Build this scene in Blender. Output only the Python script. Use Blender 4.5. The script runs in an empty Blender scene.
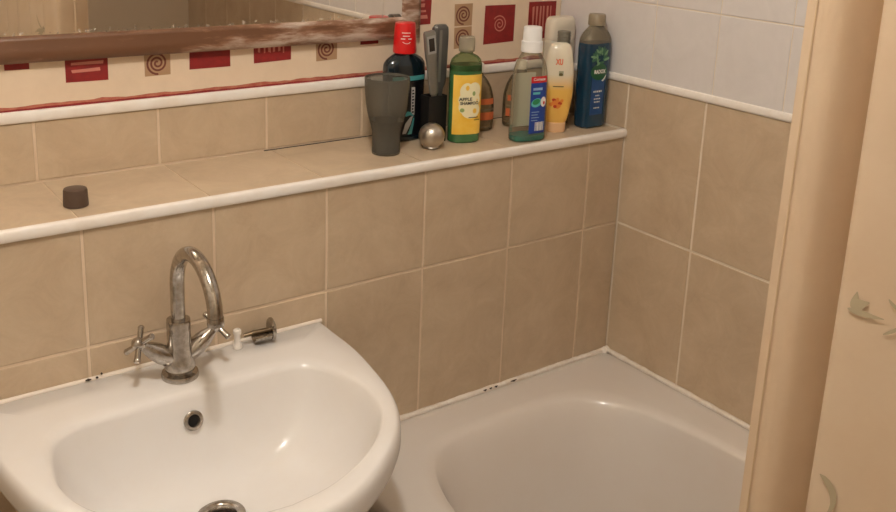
import bpy, math, random
import numpy as np
from mathutils import Vector, Matrix
random.seed(7)
R = math.radians
SC = bpy.context.scene
COL = SC.collection

# ------------------------------------------------------------------ camera
cd = bpy.data.cameras.new('camera')
cam = bpy.data.objects.new('camera', cd)
COL.objects.link(cam)
cr = Vector((0.82330139, -0.5668574, 0.02911216))
cu = Vector((0.12070793, 0.22497084, 0.96685972))
cf = Vector((0.55462097, 0.79250288, -0.25364298))
mw = Matrix((( cr.x, cu.x, -cf.x, -1.47888674), (cr.y, cu.y, -cf.y, -1.34643977),
             (cr.z, cu.z, -cf.z, 1.53121341), (0, 0, 0, 1)))
cam.matrix_world = mw
cd.sensor_width = 36
cd.lens = 969.534 * 36 / 896
cd.shift_x = (448 - 412.31) / 896
cd.shift_y = -(256 - 138.38) / 896
cd.clip_start = 0.02
SC.camera = cam

# ------------------------------------------------------------------ world, light level, exposure
w = bpy.data.worlds.new('world')
SC.world = w
w.use_nodes = True
w.node_tree.nodes['Background'].inputs[0].default_value = (0.5, 0.42, 0.34, 1)
w.node_tree.nodes['Background'].inputs[1].default_value = 0.05
LAMP_POS = (-1.20, -0.80, 2.286)
LAMP_COLOR = (1.0, 0.955, 0.895)
LAMP_STRENGTH = 372.0
SC.view_settings.view_transform = 'Standard'
SC.view_settings.look = 'None'
SC.view_settings.gamma = 1
SC.view_settings.use_curve_mapping = False
SC.view_settings.exposure = 0.0

# ------------------------------------------------------------------ materials
def srgb(c):
    return tuple(((v / 255) / 12.92 if v / 255 <= 0.04045 else ((v / 255 + 0.055) / 1.055) ** 2.4) for v in c) + (1,)

MATS = {}
def mat(name, col, rough=0.5, metal=0.0, coat=0.0, noise=None, bump=None, spec=0.5, emit=0, trans=0, sss=0):
    """col sRGB 0-255; noise=(col2, scale, amount); bump=(scale, strength)"""
    if name in MATS: return MATS[name]
    m = bpy.data.materials.new(name); m.use_nodes = True
    nt = m.node_tree; b = nt.nodes['Principled BSDF']
    b.inputs['Base Color'].default_value = srgb(col)
    b.inputs['Roughness'].default_value = rough
    b.inputs['Metallic'].default_value = metal
    b.inputs['Coat Weight'].default_value = coat
    b.inputs['Coat Roughness'].default_value = 0.08
    b.inputs['Specular IOR Level'].default_value = spec
    b.inputs['Transmission Weight'].default_value = trans
    if sss:
        b.inputs['Subsurface Weight'].default_value = sss
        b.inputs['Subsurface Radius'].default_value = (0.01, 0.006, 0.004)
    if noise or bump:
        tc = nt.nodes.new('ShaderNodeTexCoord')
    if noise:
        c2, sc, amt = noise
        n = nt.nodes.new('ShaderNodeTexNoise'); n.inputs['Scale'].default_value = sc
        n.inputs['Detail'].default_value = 6; n.inputs['Roughness'].default_value = 0.65
        rp = nt.nodes.new('ShaderNodeValToRGB')
        rp.color_ramp.elements[0].position = 0.35; rp.color_ramp.elements[1].position = 0.68
        rp.color_ramp.elements[0].color = (0, 0, 0, 1); rp.color_ramp.elements[1].color = (amt, amt, amt, 1)
        mx = nt.nodes.new('ShaderNodeMix'); mx.data_type = 'RGBA'
        mx.inputs[6].default_value = srgb(col); mx.inputs[7].default_value = srgb(c2)
        nt.links.new(tc.outputs['Object'], n.inputs['Vector'])
        nt.links.new(n.outputs['Fac'], rp.inputs['Fac'])
        nt.links.new(rp.outputs['Color'], mx.inputs[0])
        nt.links.new(mx.outputs[2], b.inputs['Base Color'])
    if bump:
        n2 = nt.nodes.new('ShaderNodeTexNoise'); n2.inputs['Scale'].default_value = bump[0]
        bp = nt.nodes.new('ShaderNodeBump'); bp.inputs['Strength'].default_value = bump[1]
        bp.inputs['Distance'].default_value = 0.002
        nt.links.new(tc.outputs['Object'], n2.inputs['Vector'])
        nt.links.new(n2.outputs['Fac'], bp.inputs['Height'])
        nt.links.new(bp.outputs['Normal'], b.inputs['Normal'])
    MATS[name] = m
    return m

def tile_mat(name, c1, c2, c3, rough=0.38, amount=0.5):
    m = bpy.data.materials.new(name); m.use_nodes = True
    nt = m.node_tree; b = nt.nodes['Principled BSDF']
    tc = nt.nodes.new('ShaderNodeTexCoord'); geo = nt.nodes.new('ShaderNodeNewGeometry')
    n = nt.nodes.new('ShaderNodeTexNoise'); n.inputs['Scale'].default_value = 13; n.inputs['Detail'].default_value = 8
    n.inputs['Roughness'].default_value = 0.7; n.inputs['Distortion'].default_value = 0.6
    n2 = nt.nodes.new('ShaderNodeTexNoise'); n2.inputs['Scale'].default_value = 90; n2.inputs['Detail'].default_value = 4
    add = nt.nodes.new('ShaderNodeVectorMath'); add.operation = 'ADD'
    nt.links.new(tc.outputs['Object'], add.inputs[0])
    sc = nt.nodes.new('ShaderNodeMath'); sc.operation = 'MULTIPLY'; sc.inputs[1].default_value = 7
    nt.links.new(geo.outputs['Random Per Island'], sc.inputs[0])
    nt.links.new(sc.outputs[0], add.inputs[1])
    nt.links.new(add.outputs[0], n.inputs['Vector']); nt.links.new(tc.outputs['Object'], n2.inputs['Vector'])
    r1 = nt.nodes.new('ShaderNodeValToRGB')
    r1.color_ramp.elements[0].position = 0.34; r1.color_ramp.elements[0].color = srgb(c1)
    r1.color_ramp.elements[1].position = 0.66; r1.color_ramp.elements[1].color = srgb(c2)
    nt.links.new(n.outputs['Fac'], r1.inputs['Fac'])
    mx = nt.nodes.new('ShaderNodeMix'); mx.data_type = 'RGBA'; mx.inputs[7].default_value = srgb(c3)
    mm = nt.nodes.new('ShaderNodeMath'); mm.operation = 'MULTIPLY'; mm.inputs[1].default_value = amount
    nt.links.new(n2.outputs['Fac'], mm.inputs[0]); nt.links.new(mm.outputs[0], mx.inputs[0])
    nt.links.new(r1.outputs['Color'], mx.inputs[6]); nt.links.new(mx.outputs[2], b.inputs['Base Color'])
    b.inputs['Roughness'].default_value = rough
    bp = nt.nodes.new('ShaderNodeBump'); bp.inputs['Strength'].default_value = 0.15; bp.inputs['Distance'].default_value = 0.001
    nt.links.new(n.outputs['Fac'], bp.inputs['Height']); nt.links.new(bp.outputs['Normal'], b.inputs['Normal'])
    return m

def clear_mat(name, tint, haze=0.1, haze_col=(200, 195, 185), rough=0.08, gloss=0.6):
    """thin clear plastic or glass: tinted see-through, some haze, a fresnel gloss"""
    m = bpy.data.materials.new(name); m.use_nodes = True
    nt = m.node_tree; nt.nodes.remove(nt.nodes['Principled BSDF'])
    out = nt.nodes['Material Output']
    t = nt.nodes.new('ShaderNodeBsdfTransparent'); t.inputs[0].default_value = srgb(tint)
    d = nt.nodes.new('ShaderNodeBsdfDiffuse'); d.inputs[0].default_value = srgb(haze_col)
    g = nt.nodes.new('ShaderNodeBsdfGlossy'); g.inputs['Roughness'].default_value = rough
    a = nt.nodes.new('ShaderNodeMixShader'); a.inputs[0].default_value = haze
    lw = nt.nodes.new('ShaderNodeLayerWeight'); lw.inputs[0].default_value = 0.25
    ml = nt.nodes.new('ShaderNodeMath'); ml.operation = 'MULTIPLY'; ml.inputs[1].default_value = gloss
    bb = nt.nodes.new('ShaderNodeMixShader')
    nt.links.new(lw.outputs['Fresnel'], ml.inputs[0]); nt.links.new(ml.outputs[0], bb.inputs[0])
    nt.links.new(t.outputs[0], a.inputs[1]); nt.links.new(d.outputs[0], a.inputs[2])
    nt.links.new(a.outputs[0], bb.inputs[1]); nt.links.new(g.outputs[0], bb.inputs[2])
    nt.links.new(bb.outputs[0], out.inputs['Surface'])
    return m

# ------------------------------------------------------------------ mesh helpers
class MB:
    def __init__(s): s.v = []; s.f = []; s.m = []; s.sm = []
    def add(s, vs, fs, mi=0, smooth=False):
        o = len(s.v); s.v += [tuple(p) for p in vs]
        for f in fs: s.f.append([i + o for i in f]); s.m.append(mi); s.sm.append(smooth)
        return s
    def box(s, x0, x1, y0, y1, z0, z1, mi=0):
        vs = [(x, y, z) for z in (z0, z1) for y in (y0, y1) for x in (x0, x1)]
        return s.add(vs, [(0, 2, 3, 1), (4, 5, 7, 6), (0, 1, 5, 4), (2, 6, 7, 3), (0, 4, 6, 2), (1, 3, 7, 5)], mi)
    def rings(s, rings, mi=0, smooth=True, cap0=True, cap1=True, closed=True):
        n = len(rings[0]); vs = [p for r in rings for p in r]; fs = []
        for i in range(len(rings) - 1):
            for j in range(n if closed else n - 1):
                k = (j + 1) % n
                fs.append((i * n + j, i * n + k, (i + 1) * n + k, (i + 1) * n + j))
        if cap0: fs.append(tuple(reversed(range(n))))
        if cap1: fs.append(tuple((len(rings) - 1) * n + j for j in range(n)))
        return s.add(vs, fs, mi, smooth)
    def lathe(s, prof, seg=48, c=(0, 0, 0), axis=None, mi=0, cap0=True, cap1=True):
        """prof: (radius, height) along axis"""
        q = Vector((0, 0, 1)).rotation_difference(Vector(axis)) if axis is not None else None
        rs = []
        for r, h in prof:
            ring = []
            for j in range(seg):
                a = 2 * math.pi * j / seg
                p = Vector((r * math.cos(a), r * math.sin(a), h))
                if q: p = q @ p
                ring.append(tuple(p + Vector(c)))
            rs.append(ring)
        return s.rings(rs, mi, True, cap0, cap1)
    def tube(s, pts, rad, seg=20, mi=0, cap=True):
        pts = [Vector(p) for p in pts]; n = len(pts)
        rad = rad if isinstance(rad, (list, tuple)) else [rad] * n
        rs = []; up = None
        for i, p in enumerate(pts):
            t = (pts[min(i + 1, n - 1)] - pts[max(i - 1, 0)]).normalized()
            if up is None:
                up = Vector((0, 0, 1)) if abs(t.z) < 0.9 else Vector((1, 0, 0))
            a = (up - t * up.dot(t)).normalized(); b = t.cross(a); up = a
            rs.append([tuple(p + (a * math.cos(2 * math.pi * j / seg) + b * math.sin(2 * math.pi * j / seg)) * rad[i]) for j in range(seg)])
        return s.rings(rs, mi, True, cap, cap)
    def build(s, name, mats, parent=None, loc=None, rotz=0, bevel=0, subd=0, auto=True):
        me = bpy.data.meshes.new(name); me.from_pydata(s.v, [], s.f); me.update()
        for m in (mats if isinstance(mats, (list, tuple)) else [mats]): me.materials.append(m)
        me.polygons.foreach_set('material_index', s.m); me.polygons.foreach_set('use_smooth', s.sm)
        o = bpy.data.objects.new(name, me); COL.objects.link(o)
        if parent: o.parent = parent
        if loc: o.location = loc
        if rotz: o.rotation_euler = (0, 0, rotz)
        if bevel:
            b = o.modifiers.new('bevel', 'BEVEL'); b.width = bevel; b.segments = 3; b.limit_method = 'ANGLE'
        if subd:
            b = o.modifiers.new('sub', 'SUBSURF'); b.levels = subd; b.render_levels = subd
        if auto and any(s.sm):
            me.set_sharp_from_angle(angle=R(42))
        return o

def thing(name, label, cat, loc, rotz=0, group=None):
    o = bpy.data.objects.new(name, None); COL.objects.link(o); o.empty_display_size = 0.02
    o.location = loc; o.rotation_euler = (0, 0, rotz); o['label'] = label; o['category'] = cat
    if group: o['group'] = group
    return o
def tag(o, label, cat, group=None):
    o['label'] = label; o['category'] = cat
    if group: o['group'] = group
    return o
def struct(o, label=None):
    o['kind'] = 'structure'
    if label: o['label'] = label; 
    return o

# ------------------------------------------------------------------ key dimensions
Z0 = 0.85; TW = 0.2028; TH = 0.30; P0 = 0.0989; ZL = 1.0507; DD = 0.2102; ZT = 1.151; ZR = 0.554
XL = -2.15; YF = -1.95; ZC = 2.35

M_beige = tile_mat('beige mottled tile', (180, 159, 134), (204, 185, 159), (196, 171, 141), 0.36, 0.7)
M_white_tile = tile_mat('white wall tile', (212, 207, 205), (220, 215, 213), (214, 206, 200), 0.25, 0.3)
M_grout = mat('cream grout', (224, 204, 180), 0.8, noise=((200, 176, 148), 5, 0.7))
M_grout_w = mat('ivory grout', (230, 218, 200), 0.8, noise=((206, 186, 160), 9, 0.5))
M_trim = mat('white plastic trim', (240, 234, 228), 0.35, noise=((224, 208, 188), 14, 0.5))
M_dark = mat('dark gap', (52, 38, 28), 0.9)
M_mould = mat('black mould', (58, 44, 34), 0.9)
M_ceramic = mat('white glazed ceramic', (232, 229, 227), 0.26, coat=0.15, noise=((228, 220, 212), 4, 0.6))
M_bath = mat('white acrylic', (222, 215, 208), 0.25, coat=0.3, noise=((218, 206, 194), 3, 0.6))

# ------------------------------------------------------------------ tiled surfaces
def tiles(mb, org, u, v, us, vs, gap=0.0045, th=0.0016, mi=1):
    """one thin bevelled slab per cell on plane org + u*a + v*b; normal = u x v; tile face lies on the plane"""
    org, u, v = Vector(org), Vector(u), Vector(v); n = u.cross(v); g = gap / 2; e = 0.0012
    for a0, a1 in zip(us, us[1:]):
        for b0, b1 in zip(vs, vs[1:]):
            P = []
            for inset, h in ((g, -th), (g, -0.0006), (g + e, 0)):
                for (a, b) in ((a0 + inset, b0 + inset), (a1 - inset, b0 + inset), (a1 - inset, b1 - inset), (a0 + inset, b1 - inset)):
                    P.append(org + u * a + v * b + n * h)
            fs = []
            for k in (0, 4):
                for j in range(4): fs.append((k + j, k + (j + 1) % 4, k + 4 + (j + 1) % 4, k + 4 + j))
            fs.append((8, 9, 10, 11))
            mb.add(P, fs, mi)

xs_front = [0.0, P0] + [P0 + TW * k for k in range(1, 11)]           # distance left from the corner
xs_front = [x for x in xs_front if x < -XL] + [-XL]
nx = [-x for x in reversed(xs_front)]
# boxed-in ledge along the back: front face tiles, top tiles
g = 0.0014
mb = MB(); mb.box(XL, -0.0005, g, DD + 0.03, 0, ZL - g, 0)
tiles(mb, (0, 0, 0), (1, 0, 0), (0, 0, 1), nx, [0, 0.25, 0.55, 0.85, ZL - 0.002])
tiles(mb, (0, 0, ZL), (1, 0, 0), (0, 1, 0), nx, [0.004, DD], gap=0.0022)
mb.box(-0.72, -0.02, DD - 0.0012, DD + 0.001, ZL - 0.0005, ZL + 0.0008, 2)
o = struct(mb.build('wall_ledge', [M_grout, M_beige, M_dark]), 'beige tiled boxed-in ledge running along the back of the room')

# upstand of tiles behind the ledge + wallpapered wall
YW = DD + 0.006
mb = MB(); mb.box(XL, 0, DD + g, YW + 0.12, ZL - 0.02, ZT, 0)
mb.box(XL, 0, YW, YW + 0.12, ZT, ZC, 1)
xs_up = [0.0, 0.1058, 0.3086] + [0.5114 + TW * k for k in range(0, 9)]
xs_up = [x for x in xs_up if x < -XL] + [-XL]
tiles(mb, (0, DD, 0), (1, 0, 0), (0, 0, 1), [-x for x in reversed(xs_up)], [ZL + 0.001, ZT + 0.002], mi=2)
M_paper = mat('cream wallpaper', (222, 200, 174), 0.7, noise=((232, 210, 184), 22, 0.6), bump=(220, 0.12))
M_red = mat('dark red print', (142, 30, 28), 0.6, noise=((108, 22, 22), 60, 0.6))
M_redl = mat('rose print', (196, 124, 108), 0.65)
M_tan = mat('tan print', (176, 140, 106), 0.65)
M_brn = mat('brown print', (112, 58, 44), 0.65)
M_band = mat('brick red border', (166, 84, 66), 0.65, noise=((194, 132, 104), 70, 0.8))
yp = YW - 0.0004
def quad(x0, x1, z0, z1, mi, y=yp, wob=0.0):
    p = [(x0 + random.uniform(-wob, wob), y, z0 + random.uniform(-wob, wob)), (x1 + random.uniform(-wob, wob), y, z0 + random.uniform(-wob, wob)),
         (x1 + random.uniform(-wob, wob), y, z1 + random.uniform(-wob, wob)), (x0 + random.uniform(-wob, wob), y, z1 + random.uniform(-wob, wob))]
    mb.add(p, [(0, 1, 2, 3)], mi)
def spiral(cx, cz, r, turns, wdt, mi, y, a0=0.0):
    N = 60; L = []
    for i in range(N + 1):
        t = i / N; a = a0 + turns * 2 * math.pi * t; rr = r * (0.10 + 0.90 * t)
        L.append((cx + rr * math.cos(a), cz + rr * math.sin(a), math.cos(a), math.sin(a)))
    vs = []
    for x, z, c, s_ in L:
        vs += [(x - c * wdt / 2, y, z - s_ * wdt / 2), (x + c * wdt / 2, y, z + s_ * wdt / 2)]
    mb.add(vs, [(2 * i, 2 * i + 1, 2 * i + 3, 2 * i + 2) for i in range(N)], mi)
def red_sq(x0, x1, z0, z1, kind):
    quad(x0, x1, z0, z1, 3, wob=0.0015)
    y = yp - 0.0003; w_, h_ = x1 - x0, z1 - z0
    if kind == 'h':
        for k in range(5):
            zz = z0 + h_ * (0.17 + 0.145 * k); quad(x0 + w_ * .12, x1 - w_ * random.uniform(.1, .25), zz, zz + h_ * 0.07, 4, y, 0.0012)
    if kind == 'v':
        for k in range(6):
            xx = x0 + w_ * (0.13 + 0.13 * k); quad(xx, xx + w_ * 0.055, z0 + h_ * random.uniform(.18, .26), z1 - h_ * .12, 4, y, 0.0012)
    if kind == 's':
        spiral((x0 + x1) / 2, (z0 + z1) / 2, w_ * 0.23, 2.3, 0.0022, 4, y, 0.6)
def tan_sq(x0, x1, z0, z1):
    quad(x0, x1, z0, z1, 5, wob=0.0008)
    spiral((x0 + x1) / 2, (z0 + z1) / 2, (x1 - x0) * 0.42, 2.6, 0.0034, 6, yp - 0.0003, 1.0)
for x0, x1, z0, z1, k in ((-1.155, -1.119, 1.236, 1.275, 'n'), (-1.063, -0.995, 1.208, 1.292, 'h'), (-0.856, -0.781, 1.2115, 1.292, 'n'),
                          (-0.736, -0.662, 1.2145, 1.293, 'v'), (-0.512, -0.472, 1.233, 1.285, 'n'), (-0.425, -0.349, 1.2615, 1.34, 'h'),
                          (-0.212, -0.131, 1.2125, 1.292, 's'), (-0.091, -0.014, 1.214, 1.2945, 'v'), (-1.38, -1.30, 1.21, 1.29, 's')):
    red_sq(x0, x1, z0, z1, k)
for xc, zb in ((-0.913, 1.2065), (-0.587, 1.2075), (-0.267, 1.2085), (-1.23, 1.2065)):
    tan_sq(xc - 0.0225, xc + 0.0225, zb, zb + 0.043); tan_sq(xc - 0.0235, xc + 0.0225, zb + 0.0455, zb + 0.091)
N = 160; vs = []
for i in range(N + 1):
    x = XL + 0.01 + (-XL - 0.02) * i / N
    vs += [(x, yp, ZT + 0.006), (x, yp, ZT + 0.0262 + 0.0009 * math.sin(i * 0.9) + random.uniform(-0.0010, 0.0010))]
mb.add(vs, [(2 * i, 2 * i + 2, 2 * i + 3, 2 * i + 1) for i in range(N)], 7)
vs = []
for i in range(N + 1):
    x = XL + 0.01 + (-XL - 0.02) * i / N
    vs += [(x, yp - 0.0002, ZT + 0.006), (x, yp - 0.0002, ZT + 0.0215 + random.uniform(-0.0008, 0.0008))]
mb.add(vs, [(2 * i, 2 * i + 2, 2 * i + 3, 2 * i + 1) for i in range(N)], 3)
struct(mb.build('wall_back', [M_grout, M_paper, M_beige, M_red, M_redl, M_tan, M_brn, M_band]), 'cream wallpapered wall with red squares above beige tiles')

# right wall
mb = MB(); mb.box(g, 0.1, YF, YW + 0.12, 0, ZC, 0); 
ys = [0.1967 * k for k in range(0, 10)] + [-YF]
ys = [y for y in ys if y < -YF] + [-YF]
tiles(mb, (0, 0, 0), (0, -1, 0), (0, 0, 1), ys, [0, 0.25, 0.55, 0.85, ZT], gap=0.0048)
tiles(mb, (0, 0, 0), (0, -1, 0), (0, 0, 1), [-DD, 0], [ZL + 0.001, ZT], gap=0.0048)
yw = [-YW, 0.055] + [0.055 + 0.152 * k for k in range(1, 13)]; yw = [y for y in yw if y < -YF] + [-YF]
zw = [1.163, 1.316] + [1.316 + 0.152 * k for k in range(1, 7)] + [ZC]
tiles(mb, (0, 0, 0), (0, -1, 0), (0, 0, 1), yw, zw, gap=0.0022, mi=2, th=0.0013)
struct(mb.build('wall_right', [M_grout_w, M_beige, M_white_tile]), 'tiled wall beside the bath, white tiles above beige ones')
mb = MB(); mb.box(XL - 0.1, XL, YF, YW + 0.12, 0, ZC)
M_paint = mat('cream wall paint', (226, 216, 200), 0.75, bump=(90, 0.1))
struct(mb.build('wall_left', M_paint))
mb = MB(); mb.box(XL - 0.1, 0.1, YF - 0.1, YF, 0, ZC); struct(mb.build('wall_front', M_paint))
mb = MB(); mb.box(XL - 0.1, 0.1, YF - 0.1, YW + 0.12, ZC, ZC + 0.1); struct(mb.build('ceiling', mat('white ceiling paint', (232, 224, 208), 0.85)))
mb = MB(); mb.box(XL - 0.1, 0.1, YF - 0.1, YW + 0.12, -0.1, 0); struct(mb.build('floor', mat('brown vinyl', (128, 98, 72), 0.45, noise=((98, 72, 52), 6, 0.7))))
# door in the wall behind the camera
mb = MB(); mb.box(-1.95, -1.19, YF, YF + 0.03, 0, 1.98)
for z0_, z1_ in ((0.15, 0.85), (1.0, 1.82)):
    mb.box(-1.85, -1.29, YF + 0.03, YF + 0.036, z0_, z1_)
dr = struct(mb.build('door_1', mat('white gloss door paint', (226, 216, 198), 0.3), bevel=0.004))
mb = MB(); mb.lathe([(0.022, 0), (0.022, 0.006), (0.009, 0.01), (0.009, 0.04), (0.022, 0.05), (0.026, 0.06), (0.018, 0.07)], 24, (-1.24, YF + 0.03, 1.0), (0, 1, 0))
mb.build('door_handle', mat('brass', (190, 150, 80), 0.25, 1.0), dr)
mb = MB(); mb.box(-2.02, -1.95, YF, YF + 0.025, 0, 2.05); mb.box(-1.19, -1.12, YF, YF + 0.025, 0, 2.05); mb.box(-1.95, -1.19, YF, YF + 0.025, 1.98, 2.05)
struct(mb.build('trim_4', mat('white gloss trim paint', (222, 210, 190), 0.3), bevel=0.003))

# trims: rounded plastic quadrants
def quadrant(name, p0, p1, out, up, ro, ru, label):
    """profile: rounded strip; p0->p1 run, 'out' away from the wall, 'up' the other axis"""
    out, up = Vector(out), Vector(up); rs = []
    prof = [(-0.004, -ru * .1), (0.1 * ro, -ru * .5)] + [(ro * (0.5 + 0.5 * math.cos(a)), ru * 0.5 * math.sin(a)) for a in [R(x) for x in range(-75, 91, 15)]] + [(-0.004, ru * 0.5)]
    prof = [(-0.004, -ru * .5)] + prof[1:]
    for p in (p0, p1):
        rs.append([tuple(Vector(p) + out * a + up * b) for a, b in prof])
    m = MB(); m.rings(rs, 0, True)
    return struct(m.build(name, M_trim), label)
quadrant('trim_1', (XL, 0.0, ZL - 0.0055), (-0.0004, 0.0, ZL - 0.0055), (0, -1, 0), (0, 0, 1), 0.007, 0.0175, 'white rounded trim along the front edge of the ledge')
quadrant('trim_2', (XL, DD + 0.001, ZT + 0.0095), (-0.0004, DD + 0.001, ZT + 0.0095), (0, -1, 0), (0, 0, 1), 0.006, 0.018, 'white rounded trim above the back row of tiles')
quadrant('trim_3', (0.001, DD, 1.1575), (0.001, YF, 1.1575), (-1, 0, 0), (0, 0, 1), 0.006, 0.0155, 'white trim between beige and white tiles on the right wall')

# sealant beads along the bath with mould specks
mb = MB()
def bead(p0, p1, n=60, r=0.0056):
    p0, p1 = Vector(p0), Vector(p1)
    pts = [p0.lerp(p1, i / n) for i in range(n + 1)]
    mb.tube(pts, [r * (0.85 + 0.3 * random.random()) for _ in pts], 10, 0)
bead((-0.716, -0.003, ZR + 0.0015), (-0.003, -0.003, ZR + 0.0015)); bead((-0.003, -0.003, ZR + 0.0015), (-0.003, YF + 0.295, ZR + 0.0015), 120)
for x in (-0.012, -0.004):
    mb.lathe([(0.001, 0.012), (0.007, 0.006), (0.009, 0)], 12, (x, -0.006, ZR))
for x, l in ((-0.272, 0.016), (-0.318, 0.008), (-0.332, 0.007), (-0.346, 0.008)):
    mb.tube([(x - l / 2, -0.0076, ZR + 0.0046), (x, -0.0082, ZR + 0.0042), (x + l / 2, -0.0076, ZR + 0.0050)], [0.0007, 0.0020, 0.0007], 8, 1)
struct(mb.build('trim_5', [mat('cream silicone', (238, 230, 220), 0.45, noise=((214, 194, 172), 60, 0.6)), M_mould]), 'cream silicone bead sealing the bath to the tiles')

# ------------------------------------------------------------------ bath
def srect(cx, cy, hx, hy, n, z, N=96, tw=None):
    out = []
    for j in range(N):
        a = 2 * math.pi * (j + 0.5) / N
        c, s = math.cos(a), math.sin(a)
        out.append((cx + hx * math.copysign(abs(c) ** (2 / n), c), cy + hy * math.copysign(abs(s) ** (2 / n), s), z))
    return out
bx0, bx1, by0, by1 = -0.718, -0.003, -1.66, -0.003
bcx, bcy, bhx, bhy = (bx0 + bx1) / 2, (by0 + by1) / 2, (bx1 - bx0) / 2, (by1 - by0) / 2
bath = thing('bathtub', 'white bathtub fitted between the tiled corner and the wash basin', 'bathtub', (bcx, bcy, 0))
def B(l): return [(x - bcx, y - bcy, z) for x, y, z in l]
def mixring(a, b, t, z): return [(p[0] * (1 - t) + q[0] * t, p[1] * (1 - t) + q[1] * t, z) for p, q in zip(a, b)]
outr = srect(bcx, bcy, bhx, bhy, 60, 0, 128)
inr = srect(bcx - 0.002, bcy, bhx - 0.076, bhy - 0.084, 4.2, 0, 128)
low = srect(bcx, bcy - 0.06, bhx - 0.15, bhy - 0.26, 3.2, 0, 128)
def off(ring, d):   # shrink a ring towards the bath centre by about d
    return [(bcx + (x - bcx) * (1 - d / bhx), bcy + (y - bcy) * (1 - d / bhy), z) for x, y, z in ring]
rs = [off([(x, y, ZR - 0.035) for x, y, z in outr], 0.006)]
for d, z in ((0.0, ZR - 0.034), (0.0, ZR - 0.008), (0.002, ZR - 0.003), (0.006, ZR)):
    rs.append([(x, y, z) for x, y, _ in off(outr, d)])
for t, z in ((0.25, ZR - 0.0005), (0.6, ZR - 0.0015), (0.85, ZR - 0.003)):
    rs.append(mixring(outr, inr, t, z))
for t, z in ((0.0, -0.006), (0.035, -0.014), (0.08, -0.028), (0.13, -0.05), (0.2, -0.085), (0.3, -0.14), (0.42, -0.2), (0.56, -0.26), (0.72, -0.315), (0.86, -0.345), (1.0, -0.36)):
    rs.append(mixring(inr, low, t, ZR + z))
rs.append([(bcx + (x - bcx) * 0.5, bcy + (y - bcy) * 0.5, ZR - 0.372) for x, y, _ in low])
rs.append([(bcx + (x - bcx) * 0.08, bcy + (y - bcy) * 0.08, ZR - 0.378) for x, y, _ in low])
mb = MB(); mb.rings([B(r_) for r_ in rs], 0, True, cap0=False, cap1=True)
o = mb.build('tub_shell', M_bath, bath, auto=False); 
mb = MB(); mb.box(bx0 + 0.012 - bcx, bx0 + 0.03 - bcx, by0 + 0.01 - bcy, by1 - 0.01 - bcy, 0.0, ZR - 0.03)
mb.box(bx0 + 0.012 - bcx, bx1 - 0.01 - bcx, by0 + 0.01 - bcy, by0 + 0.028 - bcy, 0.0, ZR - 0.03)
mb.build('side_panel', mat('white bath panel', (218, 206, 190), 0.35), bath, bevel=0.003)
M_chrome = mat('worn chrome', (190, 184, 177), 0.17, 1.0, noise=((138, 130, 120), 120, 0.7))
M_chrome2 = mat('chrome ring', (190, 184, 176), 0.2, 1.0, noise=((130, 120, 108), 150, 0.8))
mb = MB(); mb.lathe([(0.034, 0), (0.034, 0.003), (0.024, 0.004), (0.02, 0.001)], 32, (0, -0.5, ZR - 0.3775))
mb.build('drain_ring', M_chrome2, bath)

# ------------------------------------------------------------------ wash basin
BX, BZ = -1.0, 0.799
basin = thing('wash_basin', 'white D-shaped ceramic wash basin with chrome mixer tap fixed under the ledge', 'sink', (BX, 0, 0))
def catmull(P, k=10):
    P = [np.array(p, float) for p in P]; out = []
    for i in range(len(P) - 1):
        a, b, c, d_ = P[max(i - 1, 0)], P[i], P[i + 1], P[min(i + 2, len(P) - 1)]
        for j in range(k):
            t = j / k
            out.append(0.5 * ((2 * b) + (-a + c) * t + (2 * a - 5 * b + 4 * c - d_) * t * t + (-a + 3 * b - 3 * c + d_) * t ** 3))
    out.append(P[-1]); return out
oh = [(.283, -.06), (.283, -.11), (.275, -.18), (.258, -.262), (.229, -.328), (.183, -.384), (.118, -.433), (.06, -.460), (0, -.469)]
ih = [(0.14, -.112), (.180, -.118), (.206, -.142), (.220, -.190), (.224, -.245), (.208, -.305), (.17, -.355), (.12, -.392), (.06, -.418), (0, -.427)]
def sym(h, back):
    c = catmull(h); left = [np.array((-p[0], p[1])) for p in reversed(c[:-1])]
    return [np.array(b) for b in back] + c + left
OUT = sym(oh, [(-.28, -0.002), (0, -0.002), (.28, -0.002), (.283, -0.006)]) + [np.array((-.283, -0.006))]
INN = sym(ih, [(0, -.111)])
ctr = np.array((0, -0.25))
def radial(poly, a):
    d_ = np.array((math.cos(a), math.sin(a))); best = None
    for i in range(len(poly)):
        p, q = poly[i] - ctr, poly[(i + 1) % len(poly)] - ctr; e = q - p
        den = d_[0] * e[1] - d_[1] * e[0]
        if abs(den) < 1e-12: continue
        t = (p[0] * e[1] - p[1] * e[0]) / den; s = (p[0] * d_[1] - p[1] * d_[0]) / den
        if t > 0 and -1e-6 <= s <= 1 + 1e-6 and (best is None or t > best): best = t
    return ctr + d_ * best
angs = [2 * math.pi * k / 144 for k in range(144)]
for cxx in (.28, .283, -.28, -.283):
    yy = -0.002 if abs(cxx) < .2815 else -0.006
    angs.append(math.atan2(yy + .25, cxx) % (2 * math.pi))
angs = sorted(set(angs))
ro = [radial(OUT, a) for a in angs]; ri = [radial(INN, a) for a in angs]
def insetr(ring, d_):
    out = []
    for p in ring:
        v_ = p - ctr; L = np.linalg.norm(v_); q = ctr + v_ * (1 - d_ / L)
        if p[1] > -0.01: q = np.array((q[0], min(p[1], q[1] + d_ * 0.5)))
        out.append(q)
    return out
def ring3(r2, z): return [(p[0], p[1], z) for p in r2]
DRN = np.array((0.0, -0.215))
def toward(ring, c_, b): return [c_ + (p - c_) * b for p in ring]
rings = []
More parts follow.
